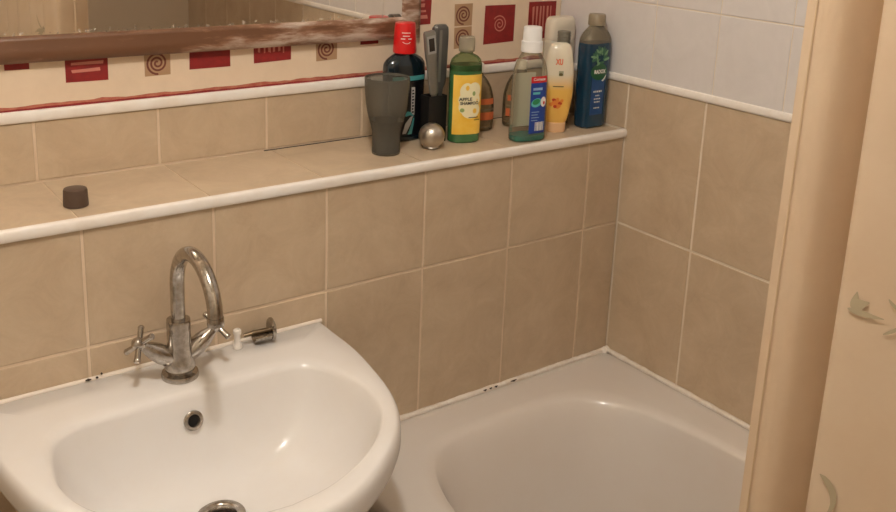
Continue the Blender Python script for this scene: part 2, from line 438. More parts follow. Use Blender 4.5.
for sc_, z in ((0.50, .60), (0.62, .65), (0.80, .70), (0.93, .738), (0.985, .752)):
    rr = [np.array(((p - ctr)[0] * sc_ + ctr[0], min(-0.002, (p - ctr)[1] * sc_ + ctr[1]) if p[1] < -0.01 else -0.002 - (1 - sc_) * 0.02)) for p in ro]
    rings.append(ring3(rr, z))
rings += [ring3(insetr(ro, 0.0015), .758), ring3(ro, .764), ring3(ro, .782), ring3(insetr(ro, 0.0015), .790), ring3(insetr(ro, 0.005), .7955), ring3(insetr(ro, 0.009), .7985)]
mid = [a * 0.5 + b * 0.5 for a, b in zip(insetr(ro, 0.009), ri)]
rings.append(ring3(mid, BZ + 0.0002))
def outset(ring, d_):
    return [ctr + (p - ctr) * (1 + d_ / np.linalg.norm(p - ctr)) for p in ring]
mix_ = lambda t: [a * (1 - t) + b * t for a, b in zip(insetr(ro, 0.009), ri)]
rings += [ring3(mix_(0.8), BZ - 0.0003), ring3(mix_(0.92), BZ - 0.0018), ring3(ri, BZ - 0.005), ring3(toward(ri, DRN, 0.985), BZ - 0.012)]
for b, z in ((0.965, .770), (0.94, .752), (0.91, .732), (0.865, .712), (0.79, .692), (0.68, .676), (0.54, .665), (0.38, .657), (0.24, .652)):
    rings.append(ring3(toward(ri, DRN, b), z))
N = len(angs)
rings.append([(DRN[0] + 0.028 * math.cos(a), DRN[1] + 0.028 * math.sin(a), .6495) for a in angs])
rings.append([(DRN[0] + 0.022 * math.cos(a), DRN[1] + 0.022 * math.sin(a), .640) for a in angs])
mb = MB(); mb.rings(rings, 0, True, cap0=True, cap1=True)
mb.build('bowl', M_ceramic, basin, auto=False)
mb = MB()
rs = []
for z, a, b_ in ((0.0, 0.11, 0.10), (0.04, 0.10, 0.09), (0.12, 0.085, 0.08), (0.45, 0.08, 0.078), (0.58, 0.10, 0.095), (0.64, 0.14, 0.12)):
    rs.append([(p[0], p[1] , p[2]) for p in srect(0, -0.16, a, b_, 2.6, z, 48)])
mb.rings(rs, 0, True); mb.build('pedestal', M_ceramic, basin)
# drain ring and dark well
mb = MB(); mb.lathe([(0.022, 0.0), (0.0345, 0.0), (0.0345, 0.0022), (0.030, 0.0042), (0.024, 0.0036), (0.0215, 0.001), (0.0205, -0.012)], 48, (DRN[0], DRN[1], .6505), cap0=False, cap1=False)
mb.build('drain_ring', M_chrome2, basin)
mb = MB(); mb.lathe([(0.0205, 0), (0.0205, 0.001)], 32, (DRN[0], DRN[1], .6415)); mb.build('drain_hole', M_dark, basin)
oc = (0.0, -0.1195, .754); on = Vector((0, -1, 0.28)).normalized()
mb = MB(); mb.lathe([(0.0075, -0.004), (0.0145, -0.003), (0.0150, 0.0012), (0.0125, 0.0030), (0.0095, 0.0028), (0.0078, 0.0)], 40, oc, on, cap0=False, cap1=False)
mb.build('overflow_ring', M_chrome2, basin)
mb = MB(); mb.lathe([(0.0082, 0), (0.0082, 0.0006)], 32, tuple(Vector(oc) - on * 0.0012), on); mb.build('overflow_hole', mat('black hole', (18, 14, 12), 0.9), basin)
# caulk with specks between basin and tiles
mb = MB(); mb.tube([(-.281 + .562 * i / 40, -0.003, BZ + 0.0002) for i in range(41)], 0.0038, 10, 0)
for x, z, l in ((-0.118, BZ + 0.0012, 0.009), (-0.105, BZ + .0015, 0.004), (-0.098, BZ + 0.006, 0.003)):
    mb.tube([(x - l / 2, -0.0068, z + .0012), (x, -0.0073, z + 0.0018), (x + l / 2, -0.0068, z + .0012)], [0.0007, 0.0021, 0.0007], 8, 1)
mb.build('sealant', [mat('white silicone', (232, 220, 206), 0.4), M_mould], basin)

# ------------------------------------------------------------------ mixer tap
TX, TY = -0.996, -0.061
tap = thing('mixer_tap', 'worn chrome mixer tap with tall curved spout on the wash basin', 'tap', (TX, TY, BZ + 0.0006))
mb = MB(); mb.lathe([(0.0, 0), (0.028, 0), (0.0285, 0.004), (0.027, 0.0075), (0.021, 0.0085), (0.0195, 0.010), (0.022, 0.012), (0.0235, 0.018), (0.022, 0.026), (0.0195, 0.036), (0.0182, 0.05), (0.0178, 0.07), (0.0180, 0.090), (0.0174, 0.0935), (0.0125, 0.0940)], 48)
mb.build('tap_body', M_chrome, tap)
mb = MB(); ar = 0.0705; zc_ = 0.147
pts = [(0, 0, 0.088), (0, 0, 0.10), (0, 0, 0.12), (0, 0, 0.138)] + [(0.0, -ar + ar * math.cos(a), zc_ + ar * math.sin(a)) for a in [R(x) for x in range(0, 171, 6)]]
e = pts[-1]; pts += [(0.0, e[1] - 0.0005, e[2] - 0.010)]
mb.tube(pts, 0.0108, 28); mb.build('spout', M_chrome, tap)
ex = Vector(pts[-1]); dx_ = (Vector(pts[-1]) - Vector(pts[-2])).normalized()
mb = MB(); mb.lathe([(0.0112, -0.001), (0.0118, 0.001), (0.0118, 0.010), (0.0108, 0.012), (0.0085, 0.012), (0.0080, 0.008)], 28, tuple(ex), tuple(dx_), cap0=False)
mb.build('aerator', M_chrome2, tap)
def arm(sx):
    d_ = Vector((sx * 0.80, 0, 0.60)).normalized(); st = Vector((sx * 0.008, 0, 0.028))
    prof = [(0, .011), (.012, .0140), (.024, .0148), (.036, .0138), (.048, .0108), (.056, .0080), (.060, .0072)]
    m = MB(); m.tube([tuple(st + d_ * a) for a, _ in prof], [b for _, b in prof], 24)
    m.build('valve_arm', M_chrome, tap)
    return st, d_
def cross(st, d_, L, name, rot0=20, miss=()):
    m = MB(); c0 = st + d_ * 0.066
    m.lathe([(0.006, -.010), (0.0085, -.006), (0.0098, 0.0), (0.0090, 0.007), (0.006, 0.010), (0.001, 0.011)], 24, tuple(c0), tuple(d_))
    a = Vector((0, 1, 0)); b = d_.cross(a).normalized()
    for k in range(4):
        if k in miss: continue
        t = R(rot0 + 90 * k); v_ = a * math.cos(t) + b * math.sin(t)
        p = [tuple(c0 + v_ * q) for q in (0.004, 0.012, L * 0.8, L - 0.002, L)]
        m.tube(p, [0.0048, 0.0042, 0.0046, 0.0050, 0.0036], 14)
    return m.build(name, M_chrome, tap)
st, d_ = arm(-1); cross(st, d_, 0.0310, 'cross_handle', 49)
st, d_ = arm(1); cross(st, d_, 0.0280, 'cross_handle', 40)

# loose fitting and white sleeve behind the tap
fit = thing('tap_fitting', 'detached chrome tap fitting with round flange lying on the basin by the tiles', 'tap part', (-0.826, -0.026, BZ), R(-6))
mb = MB(); fr = 0.0195
mb.lathe([(0.006, -0.002), (fr - 0.002, -0.002), (fr, 0.0), (fr, 0.0025), (fr - 0.003, 0.004), (0.006, 0.003)], 40, (0, 0, fr + 0.0006), (1, 0, 0))
mb.build('flange', M_chrome, fit)
mb = MB(); rs = []
for x in (-0.030, -0.002):
    ring = []
    for k in range(19): a = R(190 + 160 * k / 18); ring.append((x, 0.0145 * math.cos(a), 0.0175 + 0.0145 * math.sin(a)))
    for k in range(19): a = R(350 - 160 * k / 18); ring.append((x, 0.0125 * math.cos(a), 0.0175 + 0.0125 * math.sin(a)))
    rs.append(ring)
mb.rings(rs, 0, True); mb.build('trough', M_chrome2, fit)
mb = MB(); mb.tube([(-0.002, 0, .02), (-0.03, 0, 0.0195), (-0.043, 0, 0.018), (-0.046, 0, 0.0178)], [.0042, .0042, .0034, .0028], 16); mb.build('spindle', mat('tarnished metal', (120, 104, 84), 0.35, 1.0), fit)
mb = MB(); mb.lathe([(0.0075, 0), (0.0082, 0.002), (0.0070, 0.006), (0.0052, 0.010), (0.0050, 0.022), (0.0068, 0.026), (0.0065, 0.031), (0.004, 0.033), (0.0032, 0.028)], 24)
o = mb.build('plastic_sleeve', mat('white plastic', (240, 232, 222), 0.4), loc=(-0.884, -0.022, BZ + 0.0002)); tag(o, 'small white plastic sleeve standing on the basin beside the tap handle', 'tap part')

# ------------------------------------------------------------------ mirror
mx0, mx1, mz0, mz1 = -1.36, -0.384, 1.244, 1.90
FW = 0.043; FT = 0.016
mir = thing('wall_mirror', 'wall mirror in a scuffed brown frame above the ledge', 'mirror', ((mx0 + mx1) / 2, YW - 0.0006, mz0))
mir.rotation_euler = (0, R(0.55), 0)
hw_ = (mx1 - mx0) / 2; hh_ = mz1 - mz0
def frame_mat():
    m = mat('scuffed brown frame', (112, 68, 42), 0.38, coat=0.2)
    nt = m.node_tree; b = nt.nodes['Principled BSDF']
    tc = nt.nodes.new('ShaderNodeTexCoord'); mp = nt.nodes.new('ShaderNodeMapping'); mp.inputs['Scale'].default_value = (9, 30, 46)
    n = nt.nodes.new('ShaderNodeTexNoise'); n.inputs['Scale'].default_value = 1.0; n.inputs['Detail'].default_value = 6; n.inputs['Roughness'].default_value = 0.62
    sx = nt.nodes.new('ShaderNodeSeparateXYZ')
    mr = nt.nodes.new('ShaderNodeMapRange'); mr.inputs[1].default_value = -0.15; mr.inputs[2].default_value = 0.2; mr.inputs[3].default_value = -0.16; mr.inputs[4].default_value = 0.05
    ad = nt.nodes.new('ShaderNodeMath'); ad.operation = 'ADD'
    rp = nt.nodes.new('ShaderNodeValToRGB'); cr_ = rp.color_ramp
    cr_.elements[0].position = 0.44; cr_.elements[0].color = srgb((104, 70, 48)); cr_.elements[1].position = 0.66; cr_.elements[1].color = srgb((192, 172, 156))
    e_ = cr_.elements.new(0.52); e_.color = srgb((132, 94, 70))
    nt.links.new(tc.outputs['Object'], mp.inputs[0]); nt.links.new(mp.outputs[0], n.inputs['Vector'])
    nt.links.new(tc.outputs['Object'], sx.inputs[0]); nt.links.new(sx.outputs[0], mr.inputs[0])
    nt.links.new(n.outputs['Fac'], ad.inputs[0]); nt.links.new(mr.outputs[0], ad.inputs[1]); nt.links.new(ad.outputs[0], rp.inputs['Fac'])
    nt.links.new(rp.outputs['Color'], b.inputs['Base Color'])
    return m
prof = [(0, 0), (0, -0.012), (0.004, -FT), (0.012, -FT - 0.002), (FW * 0.5, -FT + 0.001), (FW * .8, -FT), (FW - 0.004, -FT + 0.003), (FW, -0.008), (FW, 0)]
rs = []
for sx_, sz_ in ((-1, 0), (1, 0), (1, 1), (-1, 1)):
    rs.append([(sx_ * (hw_ - a), y, (a if sz_ == 0 else hh_ - a)) for a, y in prof])
rs.append(rs[0]); mb = MB(); mb.rings([list(reversed(q_)) for q_ in rs], 0, True, False, False, False)
fr_ = mb.build('frame', frame_mat(), mir)
def mirror_mat():
    m = mat('mirror glass', (235, 230, 222), 0.015, 1.0)
    nt = m.node_tree; b = nt.nodes['Principled BSDF']
    out = nt.nodes['Material Output']
    d = nt.nodes.new('ShaderNodeBsdfDiffuse'); d.inputs[0].default_value = srgb((205, 190, 172))
    mxs = nt.nodes.new('ShaderNodeMixShader')
    tc = nt.nodes.new('ShaderNodeTexCoord'); n = nt.nodes.new('ShaderNodeTexNoise'); n.inputs['Scale'].default_value = 120; n.inputs['Detail'].default_value = 3
    sz = nt.nodes.new('ShaderNodeSeparateXYZ'); mr = nt.nodes.new('ShaderNodeMapRange')
    mr.inputs[1].default_value = FW; mr.inputs[2].default_value = FW + 0.022; mr.inputs[3].default_value = 0.07; mr.inputs[4].default_value = -0.2
    ad = nt.nodes.new('ShaderNodeMath'); ad.operation = 'ADD'; rp = nt.nodes.new('ShaderNodeMapRange')
    rp.inputs[1].default_value = 0.60; rp.inputs[2].default_value = 0.74; rp.inputs[3].default_value = 0.06; rp.inputs[4].default_value = 0.7
    nt.links.new(tc.outputs['Object'], n.inputs['Vector']); nt.links.new(tc.outputs['Object'], sz.inputs[0]); nt.links.new(sz.outputs[2], mr.inputs[0])
    nt.links.new(n.outputs['Fac'], ad.inputs[0]); nt.links.new(mr.outputs[0], ad.inputs[1]); nt.links.new(ad.outputs[0], rp.inputs[0])
    nt.links.new(rp.outputs[0], mxs.inputs[0]); nt.links.new(b.outputs[0], mxs.inputs[1]); nt.links.new(d.outputs[0], mxs.inputs[2]); nt.links.new(mxs.outputs[0], out.inputs['Surface'])
    return m
mb = MB(); mb.box(-hw_ + FW - .004, hw_ - FW + .004, -0.009, -0.003, FW - .004, hh_ - FW + .004); mb.build('mirror_glass', mirror_mat(), mir)

# ------------------------------------------------------------------ bottle kit
def pchip(zs, vs, z):
    zs = np.array(zs, float); vs = np.array(vs, float)
    h = np.diff(zs); dl = np.diff(vs) / h; d_ = np.zeros(len(zs))
    for i in range(1, len(zs) - 1):
        if dl[i - 1] * dl[i] > 0:
            w1 = 2 * h[i] + h[i - 1]; w2 = h[i] + 2 * h[i - 1]; d_[i] = (w1 + w2) / (w1 / dl[i - 1] + w2 / dl[i])
    i = min(max(int(np.searchsorted(zs, z) - 1), 0), len(h) - 1); t = (z - zs[i]) / h[i]
    return float((2 * t ** 3 - 3 * t * t + 1) * vs[i] + (t ** 3 - 2 * t * t + t) * h[i] * d_[i] + (-2 * t ** 3 + 3 * t * t) * vs[i + 1] + (t ** 3 - t * t) * h[i] * d_[i + 1])
class Bottle:
    """sections (z, half width, half depth, squareness)"""
    def __init__(s, secs): s.s = secs; s.z = [a[0] for a in secs]
    def at(s, z): return [pchip(s.z, [a[k] for a in s.s], z) for k in (1, 2, 3)]
    def ring(s, z, inset=0, seg=56):
        hw, hd, n = s.at(z); hw = max(hw - inset, 1e-4); hd = max(hd - inset, 1e-4); o_ = []
        for j in range(seg):
            a = 2 * math.pi * (j + .5) / seg; c, q = math.cos(a), math.sin(a)
            o_.append((hw * math.copysign(abs(c) ** (2 / n), c), hd * math.copysign(abs(q) ** (2 / n), q), z))
        return o_
    def shell(s, mb, z0=None, z1=None, inset=0, mi=0, n=40, cap1=True):
        z0 = s.z[0] if z0 is None else z0; z1 = s.z[-1] if z1 is None else z1
        zz = sorted(set([z0 + (z1 - z0) * i / n for i in range(n + 1)] + [z for z in s.z if z0 < z < z1]))
        mb.rings([s.ring(z, inset) for z in zz], mi, True, True, cap1)
    def pt(s, x, z, off=0.0005, back=False):
        hw, hd, n = s.at(z); t = min(abs(x) / hw, 0.999)
        y = hd * (1 - t ** n) ** (1 / n)
        sgn = 1 if back else -1
        return (x * (1 + off / hw), sgn * (y + off), z)
    def rect(s, mb, x0, x1, z0, z1, mi, off=0.0005, nx=14, nz=10, back=False):
        vs = [s.pt(x0 + (x1 - x0) * i / nx, z0 + (z1 - z0) * j / nz, off, back) for j in range(nz + 1) for i in range(nx + 1)]
        fs = [(j * (nx + 1) + i, j * (nx + 1) + i + 1, (j + 1) * (nx + 1) + i + 1, (j + 1) * (nx + 1) + i) for j in range(nz) for i in range(nx)]
        mb.add(vs, fs, mi, True)
    def poly(s, mb, pts, mi, off=0.0008):
        """star-shaped polygon on the front, fan with an inner ring"""
        cx = sum(p[0] for p in pts) / len(pts); cz = sum(p[1] for p in pts) / len(pts); n = len(pts)
        vs = [s.pt(cx, cz, off)]
        for t in (0.5, 1.0): vs += [s.pt(cx + (x - cx) * t, cz + (z - cz) * t, off) for x, z in pts]
        fs = [(0, 1 + i, 1 + (i + 1) % n) for i in range(n)] + [(1 + i, 1 + n + i, 1 + n + (i + 1) % n, 1 + (i + 1) % n) for i in range(n)]
        mb.add(vs, fs, mi, True)
    def ell(s, mb, cx, cz, a, b, mi, off=0.0008, rot=0):
        c, q = math.cos(rot), math.sin(rot)
        s.poly(mb, [(cx + a * math.cos(t) * c - b * math.sin(t) * q, cz + a * math.cos(t) * q + b * math.sin(t) * c) for t in [2 * math.pi * k / 20 for k in range(20)]], mi, off)
    def text(s, mb, body, cx, cz, width, mi, off=0.0010, vertical=False, height=None, bold=0.0):
        c = bpy.data.curves.new('t', 'FONT'); c.body = body; c.size = 1; c.resolution_u = 3; c.offset = bold
        ob = bpy.data.objects.new('t', c); COL.objects.link(ob)
        dg = bpy.context.evaluated_depsgraph_get(); me = bpy.data.meshes.new_from_object(ob.evaluated_get(dg))
        vs = [v.co.copy() for v in me.vertices]; fs = [tuple(p.vertices) for p in me.polygons]
        bpy.data.objects.remove(ob); bpy.data.curves.remove(c); bpy.data.meshes.remove(me)
        if not vs: return
        x0 = min(v.x for v in vs); x1 = max(v.x for v in vs); y0 = min(v.y for v in vs); y1 = max(v.y for v in vs)
        k = width / (x1 - x0); ky = height / (y1 - y0) if height else k; out = []
        for v in vs:
            a = (v.x - (x0 + x1) / 2) * k; b = (v.y - (y0 + y1) / 2) * ky
            if vertical: a, b = -b, a
            out.append(s.pt(cx + a, cz + b, off))
        mb.add(out, fs, mi, False)

def cyl_prof(*p): return list(p)

# --- dark fluted tumbler
t = thing('tumbler', 'smoky grey fluted glass tumbler at the left end of the bottles', 'glass', (-0.531, 0.092, ZL))
M_smoke = clear_mat('smoky glass', (166, 160, 148), 0.33, (140, 134, 122), 0.22, 0.5)
mb = MB()
pr = [(0.0255, 0.0), (0.0262, 0.004), (0.0258, 0.02), (0.0262, 0.038), (0.0290, 0.052), (0.0335, 0.068), (0.0372, 0.085), (0.0395, 0.105), (0.0408, 0.125), (0.0413, 0.1405)]
zz = [p[1] for p in pr]; rr_ = [p[0] for p in pr]
rs = []
for i in range(37):
    z = 0.1405 * i / 36; r0 = pchip(zz, rr_, z); fl = 0.0010 * min(1, max(0, (z - 0.003) / 0.01)) * max(0, 1 - max(0, z - 0.085) / 0.02)
    rs.append([((r0 - fl * (0.5 + 0.5 * math.cos(14 * a))) * math.cos(a), (r0 - fl * (0.5 + 0.5 * math.cos(14 * a))) * math.sin(a), z) for a in [2 * math.pi * j / 112 for j in range(112)]])
for r_, z in ((0.0412, 0.1420), (0.0403, 0.1424), (0.0396, 0.1412), (0.0393, 0.138)):
    rs.append([(r_ * math.cos(a), r_ * math.sin(a), z) for a in [2 * math.pi * j / 112 for j in range(112)]])
mb.rings(rs, 0, True, True, False); mb.build('glass_body', M_smoke, t, auto=False)
mb = MB(); mb.lathe([(0.0232, 0.003), (0.0240, 0.006), (0.0236, 0.020), (0.0238, 0.034), (0.0255, 0.050), (0.0290, 0.062), (0.0292, 0.063)], 40, cap1=False)
mb.build('dark_inner_base', clear_mat('dark smoke base', (70, 64, 56), 0.6, (26, 22, 20), 0.4, 0.2), t)  # inner layer that makes the lower part of the tumbler darker

# --- dark mouthwash with red cap
t = thing('mouthwash_bottle', 'dark navy mouthwash bottle with red cap standing behind the grey tumbler', 'bottle', (-0.4485, 0.160, ZL))
b = Bottle([(0, .036, .016, 3), (0.003, .0405, .0195, 3), (0.05, .042, .020, 3), (0.115, .0435, .020, 3), (0.128, .0445, .0200, 3), (0.148, .0440, .0195, 2.8), (0.158, .039, .018, 2.4), (0.166, .027, .0165, 2.1), (0.170, .018, .016, 2), (0.174, .0165, .0155, 2)])
mb = MB(); b.shell(mb); mb.build('bottle_body', mat('dark navy plastic', (14, 30, 38), 0.12, coat=0.5), t)
mb = MB(); prc = [(0.0205, .170), (0.0225, .1712), (0.0228, .176), (0.0215, .195), (0.0200, .222), (0.0190, .2275), (0.0150, .2285)]
mb.lathe(prc, 48); cp = mb.build('cap', mat('red plastic', (206, 18, 22), 0.28, coat=0.3), t)
cb = Bottle([(.170, .0226, .0226, 2), (.176, .0228, .0228, 2), (.195, .0215, .0215, 2), (.222, .0200, .0200, 2), (.228, .019, .019, 2)])
M_wh = mat('white print', (236, 232, 226), 0.5)
mb = MB()
for k in range(9):
    a0, a1 = R(205 + 130 * k / 9), R(205 + 130 * (k + 1) / 9)
    vs = [cb.pt(-0.009 + rr2 * math.cos(a), .196 + 0.8 * rr2 * math.sin(a), 0.0006) for a in (a0, a1) for rr2 in (0.0062, 0.0074)]
    mb.add(vs, [(0, 1, 3, 2)], 0)
cb.rect(mb, -0.0175, -0.0115, .1985, .2003, 0, 0.0006, 4, 1); cb.rect(mb, -0.0065, 0.0000, .1985, .2003, 0, 0.0006, 4, 1)
cb.rect(mb, -0.0150, -0.0035, .2040, .2054, 0, 0.0006, 4, 1); cb.rect(mb, -0.0160, -0.002, .2100, .2112, 0, 0.0006, 4, 1)
mb.build('smile_emblem', M_wh, cp)
mb = MB(); M_teal = mat('teal print', (70, 150, 152), 0.35)
b.rect(mb, -0.036, 0.036, 0.119, 0.128, 1, 0.0005); b.rect(mb, -0.034, 0.034, 0.012, 0.118, 0, 0.0005)
b.rect(mb, 0.004, 0.012, 0.052, 0.106, 2, 0.0009, 3, 10)
for k in range(8): b.rect(mb, 0.0055, 0.0105 - 0.0012 * (k % 2), 0.056 + 0.006 * k, 0.0592 + 0.006 * k, 0, 0.0013, 2, 1)
b.poly(mb, [(-0.014, 0.016), (-0.006, 0.016), (0.004, 0.034), (0.009, 0.050), (0.003, 0.048), (-0.008, 0.036)], 2, 0.0010)
b.poly(mb, [(-0.002, 0.014), (0.007, 0.014), (0.010, 0.030), (0.012, 0.046), (0.0095, 0.046), (0.005, 0.032)], 1, 0.0012)
b.poly(mb, [(-0.012, 0.052), (-0.004, 0.060), (0.004, 0.058), (0.012, 0.048), (0.003, 0.052), (-0.006, 0.050)], 1, 0.0012)
mb.build('label', [mat('black label', (12, 14, 18), 0.3), M_teal, mat('pale print', (186, 182, 178), 0.45)], t)

# --- black holder with two grooming tools
t = thing('tool_holder', 'black square holder on the ledge behind the silver ball', 'holder', (-0.4025, 0.1235, ZL))
mb = MB(); hx_, hy_ = 0.0210, 0.0140
for (x0, x1, y0, y1) in ((-hx_, hx_, -hy_, -hy_ + .002), (-hx_, hx_, hy_ - .002, hy_), (-hx_, -hx_ + .002, -hy_ + .002, hy_ - .002), (hx_ - .002, hx_, -hy_ + .002, hy_ - .002)):
    mb.box(x0, x1, y0, y1, 0, 0.091)
mb.box(-hx_ + .002, hx_ - .002, -hy_ + .002, hy_ - .002, 0, 0.003)
mb.build('holder_body', mat('matte black plastic', (16, 14, 14), 0.5), t)
M_grey = mat('grey metallic plastic', (132, 128, 120), 0.32, 0.5); M_grey2 = mat('dark grey plastic', (92, 90, 86), 0.35, 0.3)
t = thing('grooming_tool', 'slanted grey grooming tool with small window, left one in the black holder', 'razor', (-0.3965, 0.1160, ZL + 0.0045), 0)
q = Matrix.Rotation(R(-7.5), 4, 'Y')
def tilt(o): o.matrix_local = q; return o
hb = Bottle([(0.088, .0055, .0030, 3), (0.092, .0090, .0036, 3), (0.12, .0105, .0040, 3), (0.155, .0115, .0045, 3.4), (0.165, .0122, .0048, 5), (0.208, .0122, .0046, 6), (0.213, .0108, .0036, 4)])
mb = MB(); hb.shell(mb, n=30); o = tilt(mb.build('handle', M_grey, t))
mb = MB(); hb.rect(mb, -0.0090, 0.0090, 0.170, 0.2045, 0, 0.0006, 4, 4); hb.rect(mb, -0.0058, 0.0058, 0.175, 0.1995, 1, 0.0010, 4, 4)
tilt(mb.build('window', [mat('light grey plastic', (158, 156, 150), 0.35), mat('dark glassy plastic', (44, 38, 34), 0.15)], t))
mb = MB(); mb.box(-0.0055, 0.0055, -0.0012, 0.0012, 0.0005, 0.092); tilt(mb.build('blade', mat('brushed steel', (190, 172, 150), 0.3, 1.0), t, bevel=0.0004))
t = thing('hair_clipper', 'tall dark grey bar-shaped grooming tool, right one in the black holder', 'razor', (-0.3900, 0.1275, ZL + 0.0035), 0)
hb = Bottle([(0, .0060, .0055, 3), (0.08, .0070, .0060, 3), (0.097, .0090, .0068, 3), (0.11, .0150, .0074, 3), (0.14, .0165, .0080, 3), (0.205, .0172, .0084, 3.4), (0.216, .0165, .0080, 3), (0.2215, .0120, .0052, 2.4)])
mb = MB(); hb.shell(mb); mb.build('handle', M_grey2, t)
mb = MB(); hb.rect(mb, -0.0075, -0.0015, 0.112, 0.212, 0, 0.0008, 3, 12); mb.build('edge_highlight', M_grey, t)  # lighter grey strip paints the highlight along the bar's edge

# --- silver ball
mb = MB(); mb.lathe([(0.010, 0.0), (0.016, 0.0035)] + [(0.0246 * math.cos(a), 0.0247 + 0.0246 * math.sin(a)) for a in [R(x) for x in range(-52, 66, 6)]] + [(0.0085, 0.0478), (0.0075, 0.0488), (0.001, 0.049)], 48)
o = mb.build('metal_ball', mat('brushed silver', (196, 188, 176), 0.36, 1.0, noise=((168, 158, 146), 60, 0.5)), loc=(-0.4378, 0.078, ZL)); tag(o, 'round brushed silver ball sitting in front of the black holder', 'ornament')

# --- apple shampoo
t = thing('shampoo_bottle', 'green shampoo bottle with a yellow front label and clear cap', 'bottle', (-0.3515, 0.0930, ZL), R(-16))
b = Bottle([(0, .028, .017, 2.5), (0.003, .0315, .0200, 2.5), (0.05, .0318, .0203, 2.5), (0.12, .0318, .0203, 2.5), (0.148, .0316, .0200, 2.5), (0.160, .0290, .0188, 2.4), (0.168, .0220, .0160, 2.2), (0.173, .0130, .0125, 2), (0.178, .0110, .0110, 2)])
mb = MB(); b.shell(mb, 0.1405); mb.build('bottle_body', clear_mat('clear green plastic', (206, 216, 186), 0.08, (150, 170, 130), 0.06, 0.6), t)
mb = MB(); b.shell(mb, 0, 0.152, 0.0); mb.build('shampoo', mat('green shampoo', (44, 96, 58), 0.12, coat=0.5, noise=((84, 128, 76), 12, 0.6)), t)
mb = MB(); mb.lathe([(0.0140, .176), (0.0152, .1775), (0.0156, .185), (0.0154, .200), (0.0140, .2045), (0.0110, .2050)], 40)
mb.build('cap', clear_mat('clear cap', (226, 222, 208), 0.35, (206, 200, 182), 0.1, 0.6), t)
M_yel = mat('yellow label', (238, 188, 62), 0.4, noise=((246, 212, 110), 26, 0.7)); M_cream = mat('cream print', (240, 230, 190), 0.45); M_blk = mat('black print', (24, 20, 16), 0.5)
mb = MB(); b.rect(mb, -0.0285, 0.0285, 0.018, 0.134, 0, 0.0005, 16, 10)
for cx_, cz_, a_, bb in ((-0.0040, 0.102, 0.0132, 0.0168), (0.0110, 0.104, 0.0132, 0.0157), (0.0020, 0.086, 0.0216, 0.0179), (0.0050, 0.066, 0.0192, 0.0168), (-0.0080, 0.072, 0.0108, 0.0134)):
    b.ell(mb, cx_, cz_, a_, bb, 1, 0.0009)
b.ell(mb, -0.003, 0.109, 0.0035, 0.005, 0, 0.0012); b.ell(mb, 0.010, 0.098, 0.003, 0.0045, 3, 0.0012); b.ell(mb, -0.012, 0.066, 0.0045, 0.004, 3, 0.0012); b.ell(mb, 0.013, 0.064, 0.004, 0.005, 0, 0.0012)
b.text(mb, 'APPLE', -0.006, 0.0875, 0.025, 2, 0.0015, height=0.0062, bold=0.03)
b.text(mb, 'SHAMPOO', 0.002, 0.0795, 0.036, 2, 0.0015, height=0.0062, bold=0.03)
b.rect(mb, 0.001, 0.021, 0.0505, 0.052, 2, 0.0012, 6, 1); b.rect(mb, 0.012, 0.024, 0.0455, 0.0468, 2, 0.0012, 4, 1)
mb.build('label', [M_yel, M_cream, M_blk, mat('sage print', (150, 170, 100), 0.5)], t)

# --- two squat clear bottles
M_clr = clear_mat('clear plastic', (232, 226, 212), 0.07, (160, 150, 130), 0.08, 0.8)
M_or = mat('orange print', (200, 104, 60), 0.45); M_gr = mat('olive print', (120, 108, 84), 0.5)
for x_, y_, lab in ((-0.274, 0.152, 'squat clear bottle with orange bands half hidden behind the green shampoo bottle'), (-0.170, 0.140, 'squat clear bottle with orange bands half hidden behind the white-capped bottle')):
    t = thing('clear_bottle', lab, 'bottle', (x_, y_, ZL), R(-20), 'squat clear bottles with orange bands')
    b = Bottle([(0, .029, .016, 2.4), (0.004, .0345, .0200, 2.4), (0.03, .0358, .0205, 2.4), (0.06, .0352, .0205, 2.4), (0.085, .030, .0195, 2.3), (0.105, .020, .0165, 2.1), (0.115, .0115, .0112, 2), (0.124, .0105, .0105, 2)])
    mb = MB(); b.shell(mb); mb.build('bottle_body', M_clr, t)
    mb = MB(); mb.lathe([(0.0118, .120), (0.0122, .122), (0.0120, .136), (0.0105, .138)], 32); mb.build('cap', mat('white bottle cap', (222, 214, 202), 0.35), t)
    for w_, z0_, z1_, mm_ in ((0.031, 0.056, 0.068, M_or), (0.033, 0.024, 0.040, M_or), (0.032, 0.044, 0.047, M_gr)):
        mb = MB(); b.rect(mb, -w_, w_, z0_, z1_, 0, 0.0004, 14, 3); mb.build('label_band', mm_, t)

# --- clear mouthwash with white cap and blue label
t = thing('mouthwash_bottle', 'clear mouthwash bottle with white cap and blue label at the ledge edge', 'bottle', (-0.2345, 0.0400, ZL), R(-8))
b = Bottle([(0, .034, .019, 2.8), (0.004, .0372, .0222, 2.8), (0.05, .0375, .0224, 2.8), (0.11, .0362, .0222, 2.8), (0.135, .0345, .0215, 2.7), (0.155, .0300, .0200, 2.4), (0.168, .0225, .0175, 2.1), (0.176, .0170, .0160, 2), (0.181, .0160, .0155, 2)])
mb = MB(); b.shell(mb); mb.build('bottle_body', clear_mat('clear bottle plastic', (242, 240, 230), 0.08, (200, 200, 190), 0.06, 0.6), t)
mb = MB(); b.shell(mb, 0.002, 0.013, 0.0014, n=6); mb.build('mouthwash', mat('teal liquid', (36, 132, 122), 0.1), t)
mb = MB(); prc = [(0.0195, .1752), (0.0208, .1765), (0.0206, .196), (0.0186, .1975), (0.0178, .2200), (0.0168, .2238), (0.0130, .2245)]
rs = []
